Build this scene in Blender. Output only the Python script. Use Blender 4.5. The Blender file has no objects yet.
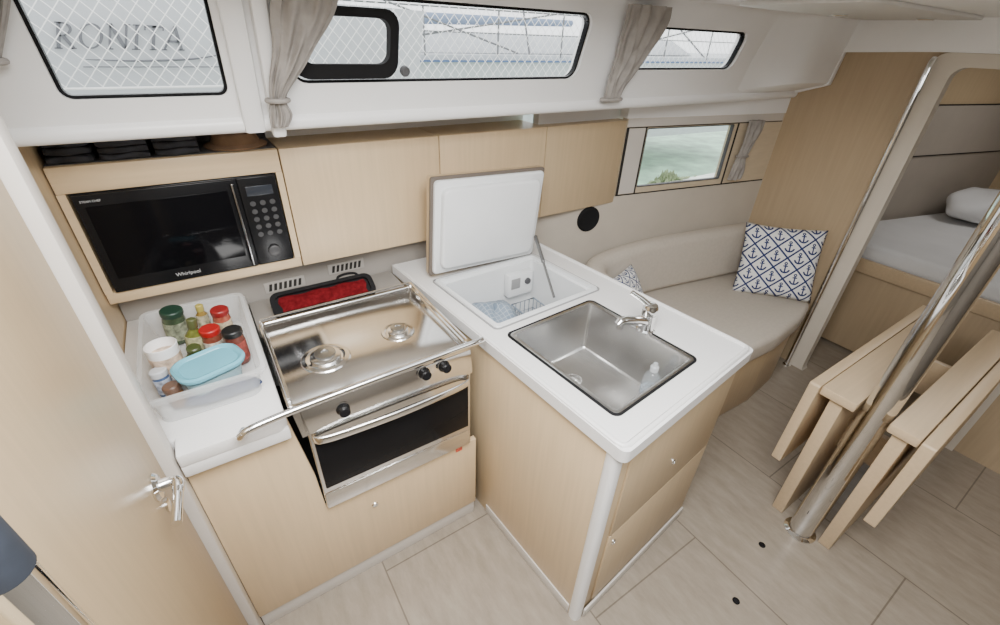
import bpy, bmesh, math, random
from mathutils import Vector, Matrix
random.seed(4)
V = Vector
R = math.radians
scene = bpy.context.scene
COL = scene.collection

# ------------------------------------------------------------------ camera
FOC = 445.0
PIT = R(32.0)
CAM = V((0, 0, 1.75))
Fh = V((0.566, 0.824, 0)).normalized()
Rh = V((Fh.y, -Fh.x, 0))
UP = V((0, 0, 1))
axis_c = Fh*math.cos(PIT) - UP*math.sin(PIT)
axis_d = -Fh*math.sin(PIT) - UP*math.cos(PIT)
ROLL = R(2.4)
cr, sr = math.cos(ROLL), math.sin(ROLL)
cam_r = (Rh*cr - axis_d*sr).normalized()
cam_d = (Rh*sr + axis_d*cr).normalized()
cd = bpy.data.cameras.new('camera'); co = bpy.data.objects.new('camera', cd); COL.objects.link(co)
cd.sensor_width = 36; cd.lens = FOC/1000*36; cd.clip_start = 0.02
mw = Matrix.Identity(4)
for i in range(3):
    mw[i][0] = cam_r[i]; mw[i][1] = -cam_d[i]; mw[i][2] = -axis_c[i]; mw[i][3] = CAM[i]
co.matrix_world = mw
scene.camera = co

def ray(px, py): return cam_r*(px-500) + cam_d*(py-312.5) + axis_c*FOC
def hit(px, py, pt, n):
    d = ray(px, py); n = V(n); return CAM + d*((V(pt)-CAM).dot(n)/d.dot(n))
def PZ(px, py, z): return hit(px, py, (0, 0, z), (0, 0, 1))
def PY(px, py, y): return hit(px, py, (0, y, 0), (0, 1, 0))
def PX(px, py, x): return hit(px, py, (x, 0, 0), (1, 0, 0))

# ------------------------------------------------------------------ objects
def worg(o):
    v = V((0, 0, 0))
    while o: v += o.location; o = o.parent
    return v
def thing(name, label, cat, loc, group=None):
    o = bpy.data.objects.new(name, None); COL.objects.link(o); o.location = loc
    o.empty_display_size = .05
    return tag(o, label, cat, group)
def tag(o, label, cat, group=None):
    o['label'] = label; o['category'] = cat
    if group: o['group'] = group
    return o
def struct(o):
    o['kind'] = 'structure'; return o

class MB:
    def __init__(s): s.bm = bmesh.new()
    def add(s, b, M=None):
        if M is not None: b.transform(M)
        me = bpy.data.meshes.new('t'); b.to_mesh(me); b.free()
        s.bm.from_mesh(me); bpy.data.meshes.remove(me); return s
    def box(s, a, b, bev=0, seg=2, M=None):
        t = bmesh.new(); bmesh.ops.create_cube(t, size=1)
        for v in t.verts:
            v.co = V([(a[i]+b[i])/2 + v.co[i]*(b[i]-a[i]) for i in range(3)])
        if bev: bmesh.ops.bevel(t, geom=t.edges[:], offset=bev, segments=seg, profile=.5, affect='EDGES')
        return s.add(t, M)
    def prism(s, pts, vec, bev=0, seg=2, M=None):
        t = bmesh.new(); vec = V(vec)
        a = [t.verts.new(V(p)) for p in pts]; b = [t.verts.new(V(p)+vec) for p in pts]
        n = len(a)
        t.faces.new(a); t.faces.new(b[::-1])
        for i in range(n): t.faces.new((a[i], b[i], b[(i+1) % n], a[(i+1) % n]))
        bmesh.ops.recalc_face_normals(t, faces=t.faces[:])
        if bev: bmesh.ops.bevel(t, geom=t.edges[:], offset=bev, segments=seg, profile=.5, affect='EDGES')
        return s.add(t, M)
    def poly(s, pts2, z0, z1, bev=0, seg=2):
        return s.prism([(p[0], p[1], z0) for p in pts2], (0, 0, z1-z0), bev, seg)
    def hexa(s, lo, hi, bev=0):
        t = bmesh.new(); a = [t.verts.new(V(p)) for p in lo]; b = [t.verts.new(V(p)) for p in hi]
        t.faces.new(a); t.faces.new(b[::-1])
        for i in range(4): t.faces.new((a[i], b[i], b[(i+1) % 4], a[(i+1) % 4]))
        bmesh.ops.recalc_face_normals(t, faces=t.faces[:])
        if bev: bmesh.ops.bevel(t, geom=t.edges[:], offset=bev, segments=2, profile=.5, affect='EDGES')
        return s.add(t)
    def ring(s, outer, inner, fn, d):
        t = bmesh.new(); n = len(outer)
        L = [[t.verts.new(fn(p[0], p[1], w)) for p in lp] for lp, w in ((outer, 0), (inner, 0), (inner, d), (outer, d))]
        for k in range(4):
            A, B = L[k], L[(k+1) % 4]
            for i in range(n):
                t.faces.new((A[i], A[(i+1) % n], B[(i+1) % n], B[i]))
        return s.add(t)
    def loft(s, loops, cap0=False, cap1=False):
        t = bmesh.new(); n = len(loops[0])
        L = [[t.verts.new(V(p)) for p in lp] for lp in loops]
        for A, B in zip(L[:-1], L[1:]):
            for i in range(n): t.faces.new((A[i], A[(i+1) % n], B[(i+1) % n], B[i]))
        if cap0: t.faces.new(L[0])
        if cap1: t.faces.new(L[-1])
        return s.add(t)
    def tube(s, pts, r, seg=12, cap=True):
        pts = [V(p) for p in pts]; n = len(pts)
        rs = r if isinstance(r, (list, tuple)) else [r]*n
        tan = [(pts[min(i+1, n-1)]-pts[max(i-1, 0)]).normalized() for i in range(n)]
        a = V((0, 0, 1)) if abs(tan[0].z) < .9 else V((1, 0, 0))
        nrm = tan[0].cross(a).normalized(); loops = []
        for i in range(n):
            nrm = (nrm - tan[i]*nrm.dot(tan[i])).normalized(); bi = tan[i].cross(nrm)
            loops.append([pts[i] + (nrm*math.cos(2*math.pi*k/seg) + bi*math.sin(2*math.pi*k/seg))*rs[i] for k in range(seg)])
        return s.loft(loops, cap, cap)
    def lathe(s, prof, c=(0, 0, 0), seg=28, axis=(0, 0, 1)):
        q = V((0, 0, 1)).rotation_difference(V(axis)); c = V(c); loops = []
        for r, z in prof:
            loops.append([c + q @ V((max(r, 1e-4)*math.cos(2*math.pi*k/seg), max(r, 1e-4)*math.sin(2*math.pi*k/seg), z)) for k in range(seg)])
        return s.loft(loops, True, True)
    def build(s, name, mat, parent=None, ang=35):
        bm = s.bm
        bmesh.ops.recalc_face_normals(bm, faces=bm.faces[:])
        me = bpy.data.meshes.new(name)
        off = worg(parent) if parent else V((0, 0, 0))
        if not parent:
            xs = [v.co for v in bm.verts]
            off = V(((min(c.x for c in xs)+max(c.x for c in xs))/2, (min(c.y for c in xs)+max(c.y for c in xs))/2, min(c.z for c in xs)))
        for v in bm.verts: v.co -= off
        bm.to_mesh(me); bm.free()
        for pl in me.polygons: pl.use_smooth = True
        me.set_sharp_from_angle(angle=R(ang))
        me.materials.append(mat)
        o = bpy.data.objects.new(name, me); COL.objects.link(o)
        if parent: o.parent = parent
        else: o.location = off
        return o

def rr(x0, x1, y0, y1, r, n=5):
    out = []
    for cx, cy, a0 in ((x1-r, y1-r, 0), (x0+r, y1-r, 90), (x0+r, y0+r, 180), (x1-r, y0+r, 270)):
        for k in range(n+1):
            a = R(a0+90*k/n); out.append((cx+r*math.cos(a), cy+r*math.sin(a)))
    return out
def spl(pts, n=6):
    pts = [V(p) for p in pts]; out = []
    P = [pts[0]]+pts+[pts[-1]]
    for i in range(1, len(P)-2):
        for k in range(n):
            t = k/n; a, b, c, d = P[i-1], P[i], P[i+1], P[i+2]
            out.append(.5*((2*b)+(c-a)*t+(2*a-5*b+4*c-d)*t*t+(3*b-a-3*c+d)*t**3))
    out.append(pts[-1]); return out
def lerp(a, b, t): return a+(b-a)*t

# ------------------------------------------------------------------ materials
def newmat(name):
    m = bpy.data.materials.new(name); m.use_nodes = True
    return m, m.node_tree, m.node_tree.nodes['Principled BSDF']
def mat(name, c, rough=.5, metal=0, var=.06, scale=8, bump=0, bscale=60, stretch=(1, 1, 1), alpha=1, trans=0, spec=None):
    m, nt, b = newmat(name); N = nt.nodes; L = nt.links
    tc = N.new('ShaderNodeTexCoord'); mp = N.new('ShaderNodeMapping'); mp.inputs['Scale'].default_value = stretch
    L.new(tc.outputs['Object'], mp.inputs[0])
    no = N.new('ShaderNodeTexNoise'); no.inputs['Scale'].default_value = scale; no.inputs['Detail'].default_value = 4
    L.new(mp.outputs[0], no.inputs['Vector'])
    rp = N.new('ShaderNodeValToRGB')
    rp.color_ramp.elements[0].position = .3; rp.color_ramp.elements[1].position = .7
    rp.color_ramp.elements[0].color = [x*(1-var) for x in c]+[1]
    rp.color_ramp.elements[1].color = [min(1, x*(1+var)) for x in c]+[1]
    L.new(no.outputs[0], rp.inputs[0]); L.new(rp.outputs[0], b.inputs['Base Color'])
    b.inputs['Roughness'].default_value = rough; b.inputs['Metallic'].default_value = metal
    b.inputs['Alpha'].default_value = alpha; b.inputs['Transmission Weight'].default_value = trans
    if spec is not None: b.inputs['Specular IOR Level'].default_value = spec
    if bump:
        n2 = N.new('ShaderNodeTexNoise'); n2.inputs['Scale'].default_value = bscale
        L.new(mp.outputs[0], n2.inputs['Vector'])
        bp = N.new('ShaderNodeBump'); bp.inputs['Strength'].default_value = bump; bp.inputs['Distance'].default_value = .004
        L.new(n2.outputs[0], bp.inputs['Height']); L.new(bp.outputs[0], b.inputs['Normal'])
    return m
def wood(name, c, stretch):
    return mat(name, c, .36, 0, .045, 3.0, .02, 6, stretch)
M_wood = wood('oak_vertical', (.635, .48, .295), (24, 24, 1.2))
M_woodh = wood('oak_horizontal', (.635, .48, .295), (1.2, 24, 24))
M_woodt = wood('oak_table', (.58, .44, .28), (1.2, 24, 24))
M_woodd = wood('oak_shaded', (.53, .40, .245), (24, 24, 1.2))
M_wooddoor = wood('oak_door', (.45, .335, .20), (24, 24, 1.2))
M_woodb = wood('oak_bulkhead', (.46, .35, .225), (24, 24, 1.2))
M_woodp = wood('oak_pale', (.60, .50, .36), (1.2, 24, 24))
M_white = mat('white_gelcoat', (.90, .895, .885), .35, var=.012)
M_head = mat('headliner', (.86, .85, .835), .6, var=.02)
M_panel = mat('pale_grey_panel', (.66, .645, .615), .5, var=.02)
M_count = mat('white_worktop', (.81, .80, .785), .28, var=.025, scale=200)
M_trim = mat('warm_grey_trim', (.62, .58, .53), .4, var=.02)
M_cream = mat('cream_frame', (.66, .60, .51), .4, var=.02)
M_splash = mat('grey_taupe_panel', (.32, .295, .265), .5, var=.03)
M_vent = mat('vent_plate', (.42, .39, .355), .5, var=.03)
M_lining = mat('lining_vinyl', (.555, .50, .425), .65, var=.03, bump=.1, bscale=120)
M_taupe = mat('cabin_taupe', (.40, .35, .295), .65, var=.03)
M_shade = mat('bounce_cutting_lining', (.20, .18, .155), .65, var=.03)  # for unseen walls, toned dark to cut bounce light and deepen shade
M_fabric = mat('seat_fabric', (.545, .49, .42), .85, var=.04, scale=60, bump=.25, bscale=300)
M_steel = mat('brushed_steel', (.84, .835, .825), .13, 1, .03, 4, .02, 40, (1, 30, 30))
M_sink = mat('sink_steel', (.66, .655, .645), .24, 1, .04, 4, .03, 40, (30, 2, 2))
M_chrome = mat('chrome', (.86, .86, .855), .07, 1, .02)
M_cool = mat('cool_chrome', (.88, .93, 1.0), .10, 1, .02)
M_pole = mat('polished_tube', (.72, .715, .705), .06, 1, .04, 20)
M_black = mat('black_plastic', (.010, .010, .011), .25, var=.1, spec=.15)
M_matblack = mat('matt_black', (.010, .010, .011), .75, var=.1, spec=.2)
M_bglass = mat('black_glass', (.004, .004, .005), .08, var=.1, spec=.10)
M_oglass = mat('oven_glass', (.008, .008, .009), .16, var=.1, spec=.09)
M_dgrey = mat('dark_grey', (.08, .08, .085), .5, var=.1)
M_mgrey = mat('mid_grey', (.30, .30, .30), .5, var=.05)
M_dmetal = mat('dark_metal', (.34, .34, .35), .2, 1, .05)
M_gap = mat('shadow_gap', (.02, .018, .016), .9, var=.1)
M_curt = mat('curtain_cloth', (.32, .295, .27), .9, var=.16, scale=22, bump=.7, bscale=55)
M_sheet = mat('bed_sheet', (.70, .70, .70), .9, var=.03, scale=6, bump=.5, bscale=9)
M_fridge = mat('white_liner', (.78, .795, .80), .35, var=.02)
M_lidedge = mat('lid_edge_brown', (.14, .115, .095), .5, var=.05)
M_red = mat('red_cloth', (.13, .010, .013), 1.0, var=.3, scale=60, bump=.6, bscale=90, spec=0)
M_blue = mat('navy_pad', (.03, .038, .055), .8, var=.15, scale=40)
M_dcloth = mat('dark_clothing', (.035, .037, .046), .9, var=.4, scale=20, bump=.6, bscale=30)
M_brown = mat('brown_cloth', (.22, .135, .08), .9, var=.2, scale=20, bump=.4, bscale=40)
M_text = mat('grey_lettering', (.5, .5, .5), .5)
M_ttl = mat('boat_lettering', (.13, .135, .15), .5)

def floor_mat(off):
    m, nt, b = newmat('floor_laminate'); N = nt.nodes; L = nt.links
    tc = N.new('ShaderNodeTexCoord')
    mp = N.new('ShaderNodeMapping'); mp.inputs['Scale'].default_value = (9, 2.6, 1); mp.inputs['Rotation'].default_value = (0, 0, R(20))
    L.new(tc.outputs['Object'], mp.inputs[0])
    no = N.new('ShaderNodeTexNoise'); no.inputs['Scale'].default_value = 3.0; no.inputs['Detail'].default_value = 10; no.inputs['Roughness'].default_value = .72
    L.new(mp.outputs[0], no.inputs['Vector'])
    rp = N.new('ShaderNodeValToRGB'); rp.color_ramp.elements[0].position = .28; rp.color_ramp.elements[1].position = .74
    rp.color_ramp.elements[0].color = (.25, .21, .163, 1); rp.color_ramp.elements[1].color = (.37, .318, .256, 1)
    L.new(no.outputs[0], rp.inputs[0])
    br = N.new('ShaderNodeTexBrick'); br.offset = .5; br.inputs['Scale'].default_value = 1
    br.inputs['Brick Width'].default_value = 1.1; br.inputs['Row Height'].default_value = .567
    br.inputs['Mortar Size'].default_value = .003; br.inputs['Mortar Smooth'].default_value = .2
    br.inputs['Color1'].default_value = (1, 1, 1, 1); br.inputs['Color2'].default_value = (.96, .96, .96, 1); br.inputs['Mortar'].default_value = (.52, .50, .48, 1)
    mp2 = N.new('ShaderNodeMapping'); mp2.inputs['Rotation'].default_value = (0, 0, R(90)); mp2.inputs['Location'].default_value = off
    L.new(tc.outputs['Object'], mp2.inputs[0]); L.new(mp2.outputs[0], br.inputs['Vector'])
    mx = N.new('ShaderNodeMixRGB'); mx.blend_type = 'MULTIPLY'; mx.inputs[0].default_value = 1
    L.new(rp.outputs[0], mx.inputs[1]); L.new(br.outputs[0], mx.inputs[2]); L.new(mx.outputs[0], b.inputs['Base Color'])
    b.inputs['Roughness'].default_value = .38
    return m
def glass_mat():
    m = bpy.data.materials.new('window_glass'); m.use_nodes = True; nt = m.node_tree; N = nt.nodes; L = nt.links
    N.remove(N['Principled BSDF'])
    t = N.new('ShaderNodeBsdfTransparent'); g = N.new('ShaderNodeBsdfGlossy'); g.inputs['Roughness'].default_value = .02
    fr = N.new('ShaderNodeFresnel'); fr.inputs[0].default_value = 1.12
    mx = N.new('ShaderNodeMixShader'); L.new(fr.outputs[0], mx.inputs[0]); L.new(t.outputs[0], mx.inputs[1]); L.new(g.outputs[0], mx.inputs[2])
    L.new(mx.outputs[0], N['Material Output'].inputs[0]); return m
M_glass = glass_mat()
M_clear = mat('clear_plastic', (.50, .55, .58), .05, var=.05, alpha=.22, spec=.8)
M_tub = mat('tub_plastic', (.78, .80, .80), .15, var=.03, alpha=.34)

def anchor_mat():
    m, nt, b = newmat('anchor_print'); N = nt.nodes; L = nt.links
    uv = N.new('ShaderNodeUVMap'); sp = N.new('ShaderNodeSeparateXYZ'); L.new(uv.outputs[0], sp.inputs[0])
    def m2(op, a, c=None, d=None):
        n = N.new('ShaderNodeMath'); n.operation = op
        for i, x in enumerate((a, c, d)):
            if x is None: continue
            if isinstance(x, (int, float)): n.inputs[i].default_value = x
            else: L.new(x, n.inputs[i])
        return n.outputs[0]
    u, v = sp.outputs[0], sp.outputs[1]; n = 3.5
    a = m2('FRACT', m2('ADD', m2('MULTIPLY', m2('ADD', u, v), n), 20)); c = m2('FRACT', m2('ADD', m2('MULTIPLY', m2('SUBTRACT', u, v), n), 20))
    fa, fb = m2('SUBTRACT', a, .5), m2('SUBTRACT', c, .5)
    lat = m2('MAXIMUM', m2('GREATER_THAN', m2('ABSOLUTE', fa), .445), m2('GREATER_THAN', m2('ABSOLUTE', fb), .445))
    x, y = m2('ADD', fa, fb), m2('SUBTRACT', fa, fb); ax = m2('ABSOLUTE', x)
    def lt(q, k): return m2('LESS_THAN', q, k)
    shaft = m2('MULTIPLY', lt(ax, .065), lt(m2('ABSOLUTE', y), .42))
    stock = m2('MULTIPLY', lt(ax, .2), lt(m2('ABSOLUTE', m2('SUBTRACT', y, .22)), .055))
    def dist(cy): return m2('SQRT', m2('ADD', m2('MULTIPLY', x, x), m2('POWER', m2('ABSOLUTE', m2('SUBTRACT', y, cy)), 2)))
    rg = lt(m2('ABSOLUTE', m2('SUBTRACT', dist(.47), .1)), .05)
    arc = m2('MULTIPLY', lt(m2('ABSOLUTE', m2('SUBTRACT', dist(-.02), .38)), .075), lt(y, -.1))
    al = m2('MAXIMUM', m2('MAXIMUM', lat, shaft), m2('MAXIMUM', stock, m2('MAXIMUM', rg, arc)))
    mx = N.new('ShaderNodeMixRGB'); L.new(al, mx.inputs[0]); mx.inputs[1].default_value = (.85, .85, .84, 1); mx.inputs[2].default_value = (.018, .035, .14, 1)
    L.new(mx.outputs[0], b.inputs['Base Color']); b.inputs['Roughness'].default_value = .9
    return m
M_anchor = anchor_mat()
def check_mat():
    m, nt, b = newmat('checked_bag'); N = nt.nodes; L = nt.links
    tc = N.new('ShaderNodeTexCoord'); ck = N.new('ShaderNodeTexBrick'); ck.inputs['Scale'].default_value = 28; ck.offset = 0
    ck.inputs['Color1'].default_value = (.17, .225, .29, 1); ck.inputs['Color2'].default_value = (.22, .275, .34, 1); ck.inputs['Mortar'].default_value = (.36, .41, .46, 1)
    ck.inputs['Brick Width'].default_value = .5; ck.inputs['Row Height'].default_value = .5; ck.inputs['Mortar Size'].default_value = .04
    L.new(tc.outputs['Object'], ck.inputs['Vector']); L.new(ck.outputs[0], b.inputs['Base Color']); b.inputs['Roughness'].default_value = .45
    return m

def text(body, size, org, ex, ey, m, name, parent=None, extr=.0006, align='CENTER', xs=1):
    c = bpy.data.curves.new('txt', 'FONT'); c.body = body; c.size = 1; c.align_x = align; c.extrude = .01
    o = bpy.data.objects.new('txt', c); COL.objects.link(o)
    bpy.context.view_layer.update(); dg = bpy.context.evaluated_depsgraph_get()
    me = bpy.data.meshes.new_from_object(o.evaluated_get(dg))
    bpy.data.objects.remove(o); bpy.data.curves.remove(c)
    ex, ey, org = V(ex).normalized(), V(ey).normalized(), V(org); ez = ex.cross(ey)
    off = worg(parent) if parent else V((0, 0, 0))
    for v in me.vertices:
        v.co = org + ex*v.co.x*size*xs + ey*v.co.y*size + ez*v.co.z/.01*extr - off
    me.materials.clear(); me.materials.append(m); me.name = name
    t = bpy.data.objects.new(name, me); COL.objects.link(t)
    if parent: t.parent = parent
    return t

# ------------------------------------------------------------------ room shell
b = MB(); b.box((-1.2, -1.3, -.05), (5.3, 1.9, 0))
fx = 2.05
struct(b.build('floor', floor_mat((0.12+.55, (fx-.19) % .567, 0))))

HY = lambda x: 1.60-(x-1.8)*.17          # hull panel line behind the settee
def cs(x, z, off=0): return V((x, 1.40-(z-1.53)*.314-off, z))   # coachroof side plane

WIN = [(-.205, .112, 1.598, 1.85, .022), (.262, 1.232, 1.622, 1.82, .04), (1.43, 2.165, 1.650, 1.795, .04)]
CELL = [(-.6, .175), (.175, 1.33), (1.33, 2.3)]
b = MB()
fn = lambda u, v, w: cs(u, v, -w)
for (x0, x1, z0, z1, r), (c0, c1) in zip(WIN, CELL):
    b.ring(rr(c0, c1, 1.53, 1.90, .0004), rr(x0, x1, z0, z1, r), fn, .05)
b.prism([cs(2.3, 1.53), cs(2.3, 1.90), cs(2.95, 1.90), cs(2.95, 1.53)], (0, .05, .0))
b.tube([(-.6, 1.408, 1.528), (2.95, 1.408, 1.528)], .022, 16)
b.box((-.6, 1.41, 1.508), (2.95, 1.95, 1.545))
struct(b.build('wall_port', M_white))
for i, (x0, x1, z0, z1, r) in enumerate(WIN):
    g = .007
    b = MB(); b.ring(rr(x0-.001, x1+.001, z0-.001, z1+.001, r), rr(x0+g, x1-g, z0+g, z1-g, r-g), lambda u, v, w: cs(u, v, -.012-w), .02)
    w = struct(b.build('window_%d' % (i+1), M_black))
    b = MB(); b.prism([cs(u, v, -.02) for u, v in rr(x0+.004, x1-.004, z0+.004, z1-.004, r-.004)], (0, .004, 0))
    b.build('pane', M_glass, w)
b = MB()
b.prism([cs(.127, 1.51, .0), cs(.177, 1.51, .0), cs(.177, 1.9, .0), cs(.127, 1.9, .0)], (0, -.02, -.006), .008)
b.prism([cs(.19, 1.50, .0), cs(.225, 1.50, .0), cs(.225, 1.9, .0), cs(.19, 1.9, .0)], (0, -.03, -.009), .008)
struct(b.build('trim_1', M_white))
b = MB(); b.box((-.4, 1.80, .0), (1.32, 1.84, 1.51)); b.box((1.31, 1.67, 1.0), (1.86, 1.71, 1.51)); struct(b.build('wall_hull', M_head))
b = MB()
b.hexa([(1.34, HY(1.34), 0), (2.9, HY(2.9), 0), (2.9, HY(2.9)+.04, 0), (1.34, HY(1.34)+.04, 0)],
       [(1.34, HY(1.34), 1.043), (2.9, HY(2.9), 1.043), (2.9, HY(2.9)+.04, 1.043), (1.34, HY(1.34)+.04, 1.043)])
struct(b.build('wall_lining', M_lining))
hn = V((.17, 1, 0)).normalized()
hp = lambda px, py: hit(px, py, (1.8, 1.6, 0), hn)
hfn = lambda u, v, w: V((u, HY(u), v)) + hn*w
a_, c_ = hp(636, 188), hp(728, 124)
HW = (a_.x, c_.x+.055, a_.z+.002, c_.z-.002)
b = MB(); b.ring(rr(1.805, 2.9, 1.045, 1.425, .0004), rr(*HW, .008), hfn, .04)
struct(b.build('wall_settee', M_woodp))
b = MB()
def strip(x0, x1, z0, z1): b.hexa([hfn(x0, z0, -.003), hfn(x1, z0, -.003), hfn(x1, z0, .0), hfn(x0, z0, .0)], [hfn(x0, z1, -.003), hfn(x1, z1, -.003), hfn(x1, z1, .0), hfn(x0, z1, .0)])
zt4 = HW[3]+.003
strip(1.806, 2.89, 1.044, 1.050); strip(1.806, 2.89, zt4, zt4+.004)
strip(1.806, 1.820, 1.050, zt4); strip(HW[0]-.012, HW[0]-.004, 1.050, zt4); strip(HW[1]+.02, HW[1]+.030, 1.050, zt4)
struct(b.build('trim_8', M_gap))
b = MB(); strip(1.822, HW[0]-.014, 1.053, zt4-.002)
strip(1.808, 2.885, zt4+.006, 1.424); struct(b.build('trim_12', M_trim))
b = MB(); b.hexa([hfn(1.8, 1.425, .0), hfn(2.9, 1.425, .0), hfn(2.9, 1.425, .06), hfn(1.8, 1.425, .06)],
                 [hfn(1.8, 1.51, .0), hfn(2.9, 1.51, .0), hfn(2.9, 1.51, .06), hfn(1.8, 1.51, .06)])
struct(b.build('trim_2', M_white))
b = MB(); b.ring(rr(HW[0]+.001, HW[1]-.001, HW[2]+.001, HW[3]-.001, .008), rr(HW[0]+.006, HW[1]-.006, HW[2]+.006, HW[3]-.006, .006), lambda u, v, w: hfn(u, v, .002+w), .02)
w4 = struct(b.build('window_4', M_dgrey))
b = MB(); b.prism([hfn(u, v, .02) for u, v in rr(HW[0]+.004, HW[1]-.004, HW[2]+.004, HW[3]-.004, .006)], hn*.004)
b.build('pane', M_glass, w4)

# forward bulkhead with doorway
DY = .845
b = MB()
b.prism([(2.90, DY, 0), (2.90, 1.46, 0), (2.90, 1.46, 1.50), (2.90, 1.395, 1.53), (2.90, 1.33, 1.76), (2.90, DY, 1.76)], (.03, 0, 0))
b.box((2.90, -1.3, 0), (2.93, .05, 1.76)); b.box((2.90, .05, 1.74), (2.93, DY, 1.76))
struct(b.build('wall_forward', M_woodb))
b = MB()
b.prism([(2.87, 1.42, 1.5), (2.87, 1.395, 1.53), (2.87, 1.235, 1.585), (2.87, 1.22, 1.735), (2.87, .845, 1.752), (2.87, -1.3, 1.77), (2.87, -1.3, 1.9), (2.87, 1.42, 1.9)], (.028, 0, 0), .002)
loops = []
for k in range(9):
    x = 2.30+.57*k/8; t = min(1, k/4); t = t*t*(3-2*t)
    P1 = (lerp(1.393, 1.24, t), lerp(1.55, 1.585, t)); P2 = (lerp(1.348, 1.225, t), lerp(1.69, 1.735, t)); P3 = (lerp(1.29, 1.20, t), 1.885)
    loops.append([(x, 1.42, 1.535), (x, P1[0]+.02, P1[1]-.004), (x, P1[0], P1[1]+.012), (x, P2[0], P2[1]), (x, P3[0], P3[1]), (x, 1.40, 1.885)])
b.loft(loops, True, True)
struct(b.build('trim_3', M_white))
b = MB()
dfn = lambda u, v, w: V((2.878+w, u, v))
b.ring(rr(.0, .852, -.06, 1.752, .05), rr(.06, .768, -.02, 1.70, .05), dfn, .06)
struct(b.build('trim_4', M_cream))
# ceiling with the companionway and hatch opening over the galley
b = MB(); b.box((1.15, -1.3, 1.88), (5.3, 1.32, 1.93)); b.box((-.6, .80, 1.88), (1.25, 1.32, 1.93))
b.box((-1.2, -1.3, 1.88), (1.25, -.80, 1.93)); b.box((-1.2, -.85, 1.88), (-.55, 1.32, 1.93))
struct(b.build('ceiling', M_head))
b = MB(); b.prism([(x, y, 1.866) for x, y in rr(1.75, 2.80, .72, 1.16, .05)], (0, 0, .0145), .005); struct(b.build('trim_10', M_panel))
for k, (x, y, lab) in enumerate(((2.30, 1.05, 'small round ceiling lamp on the panel nearer the windows'), (2.62, .86, 'small round ceiling lamp on the panel nearer the doorway'))):
    cl_ = thing('ceiling_lamp', lab, 'lamp', (x, y, 1.858), 'ceiling lamps')
    b = MB(); b.lathe([(.034, .008), (.034, .003), (.028, 0), (.024, 0), (.024, .004)], (x, y, 1.858), 24); b.build('bezel', M_chrome, cl_)
    b = MB(); b.lathe([(.023, .002), (.023, .0005), (0, .0005)], (x, y, 1.858), 24); b.build('lens', M_white, cl_)
b = MB(); b.box((-1.2, -1.34, 0), (5.3, -1.3, 1.93)); struct(b.build('wall_starboard', M_shade))
b = MB(); b.box((-1.24, -1.3, 0), (-1.2, 1.9, 1.93)); struct(b.build('wall_back', M_shade))

# aft side: galley end panel, door wall with frame
XA = -.338
b = MB(); b.box((-.40, 1.03, 0), (XA, 1.80, 1.51)); b.box((-.40, 1.018, 0), (-.262, 1.03, 1.9))
struct(b.build('wall_aft', M_wood))
b = MB(); b.box((-.285, .965, 0), (-.226, 1.016, 1.89), .008); b.box((-.285, .2, 1.7), (-.24, .965, 1.89), .004)
struct(b.build('trim_5', M_trim))
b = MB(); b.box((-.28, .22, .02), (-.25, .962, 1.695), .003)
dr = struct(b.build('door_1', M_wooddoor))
h = hit(154, 488, (-.25, 0, 0), (1, 0, 0))
b = MB(); b.lathe([(.030, 0), (.030, .004), (.025, .010), (.014, .011), (.012, .03), (.0, .031)], (-.25, h.y, h.z), 28, (1, 0, 0))
b.tube(spl([(-.226, h.y, h.z), (-.214, h.y, h.z), (-.209, h.y-.012, h.z), (-.211, h.y-.05, h.z-.002), (-.216, h.y-.11, h.z-.004)]), [.010]*8+[.011]*8+[.0095]*9, 12)
b.build('door_handle', M_chrome, dr)
b = MB(); b.lathe([(.016, 0), (.016, .004), (.009, .007), (0, .007)], (-.25, h.y+.012, h.z-.07), 20, (1, 0, 0))
b.build('keyhole', M_chrome, dr)

# ------------------------------------------------------------------ base cabinet, worktop, stove
bc = thing('base_cabinet', 'light oak galley base cabinet built around and under the stove', 'cabinet', (.2, 1.3, 0))
b = MB()
b.box((-.225, 1.02, .07), (.022, 1.69, .81)); b.box((.022, 1.02, .07), (.585, 1.69, .455)); b.box((-.225, 1.05, 0), (.585, 1.69, .07))
b.build('body', M_gap, bc)
b = MB()
b.prism([(-.225, 1.0, .085), (.602, 1.0, .085), (.602, 1.0, .460), (.054, 1.0, .460), (.048, 1.0, .62), (.020, 1.0, .858), (-.225, 1.0, .858)], (0, .02, 0), .002)
fd = b.build('front_panel', M_wood, bc)
def button(p, n, parent, name='knob', r=.011):
    q = MB(); q.lathe([(r, 0), (r, .003), (r*.8, .006), (r*.3, .006), (r*.25, .004), (0, .004)], p, 18, n); return q.build(name, M_chrome, parent)
p_ = PY(272, 435, 1.0); button(p_, (0, -1, 0), fd)
p_ = PY(375, 504, 1.0); button(p_, (0, -1, 0), fd)
b = MB(); b.box((-.225, 1.012, 0), (.602, 1.03, .083), .002); b.build('kickboard', M_trim, bc)
q = PY(459, 449, .999)
b = MB(); b.box((q.x-.013, .998, q.z-.011), (q.x+.013, 1.0, q.z+.011)); b.build('sticker', mat('sticker_red', (.6, .1, .06), .5, var=.5, scale=120), bc)

wt = thing('worktop', 'small white worktop left of the stove carrying the plastic tub', 'worktop', (-.1, 1.3, .86))
b = MB()
b.poly([(-.222, .968), (.0, .968), (.018, .985), (.018, 1.695), (XA+.003, 1.695), (XA+.003, 1.032), (-.222, 1.032)], .86, .90, .006)
b.build('top', M_count, wt)
b = MB(); b.box((.022, 1.48, .83), (.575, 1.695, .865), .003); b.build('rear_ledge', M_splash, wt)
b = MB(); b.box((-.222, .970, .825), (.018, .988, .862), .004); b.build('front_fascia', M_count, wt)

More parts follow.
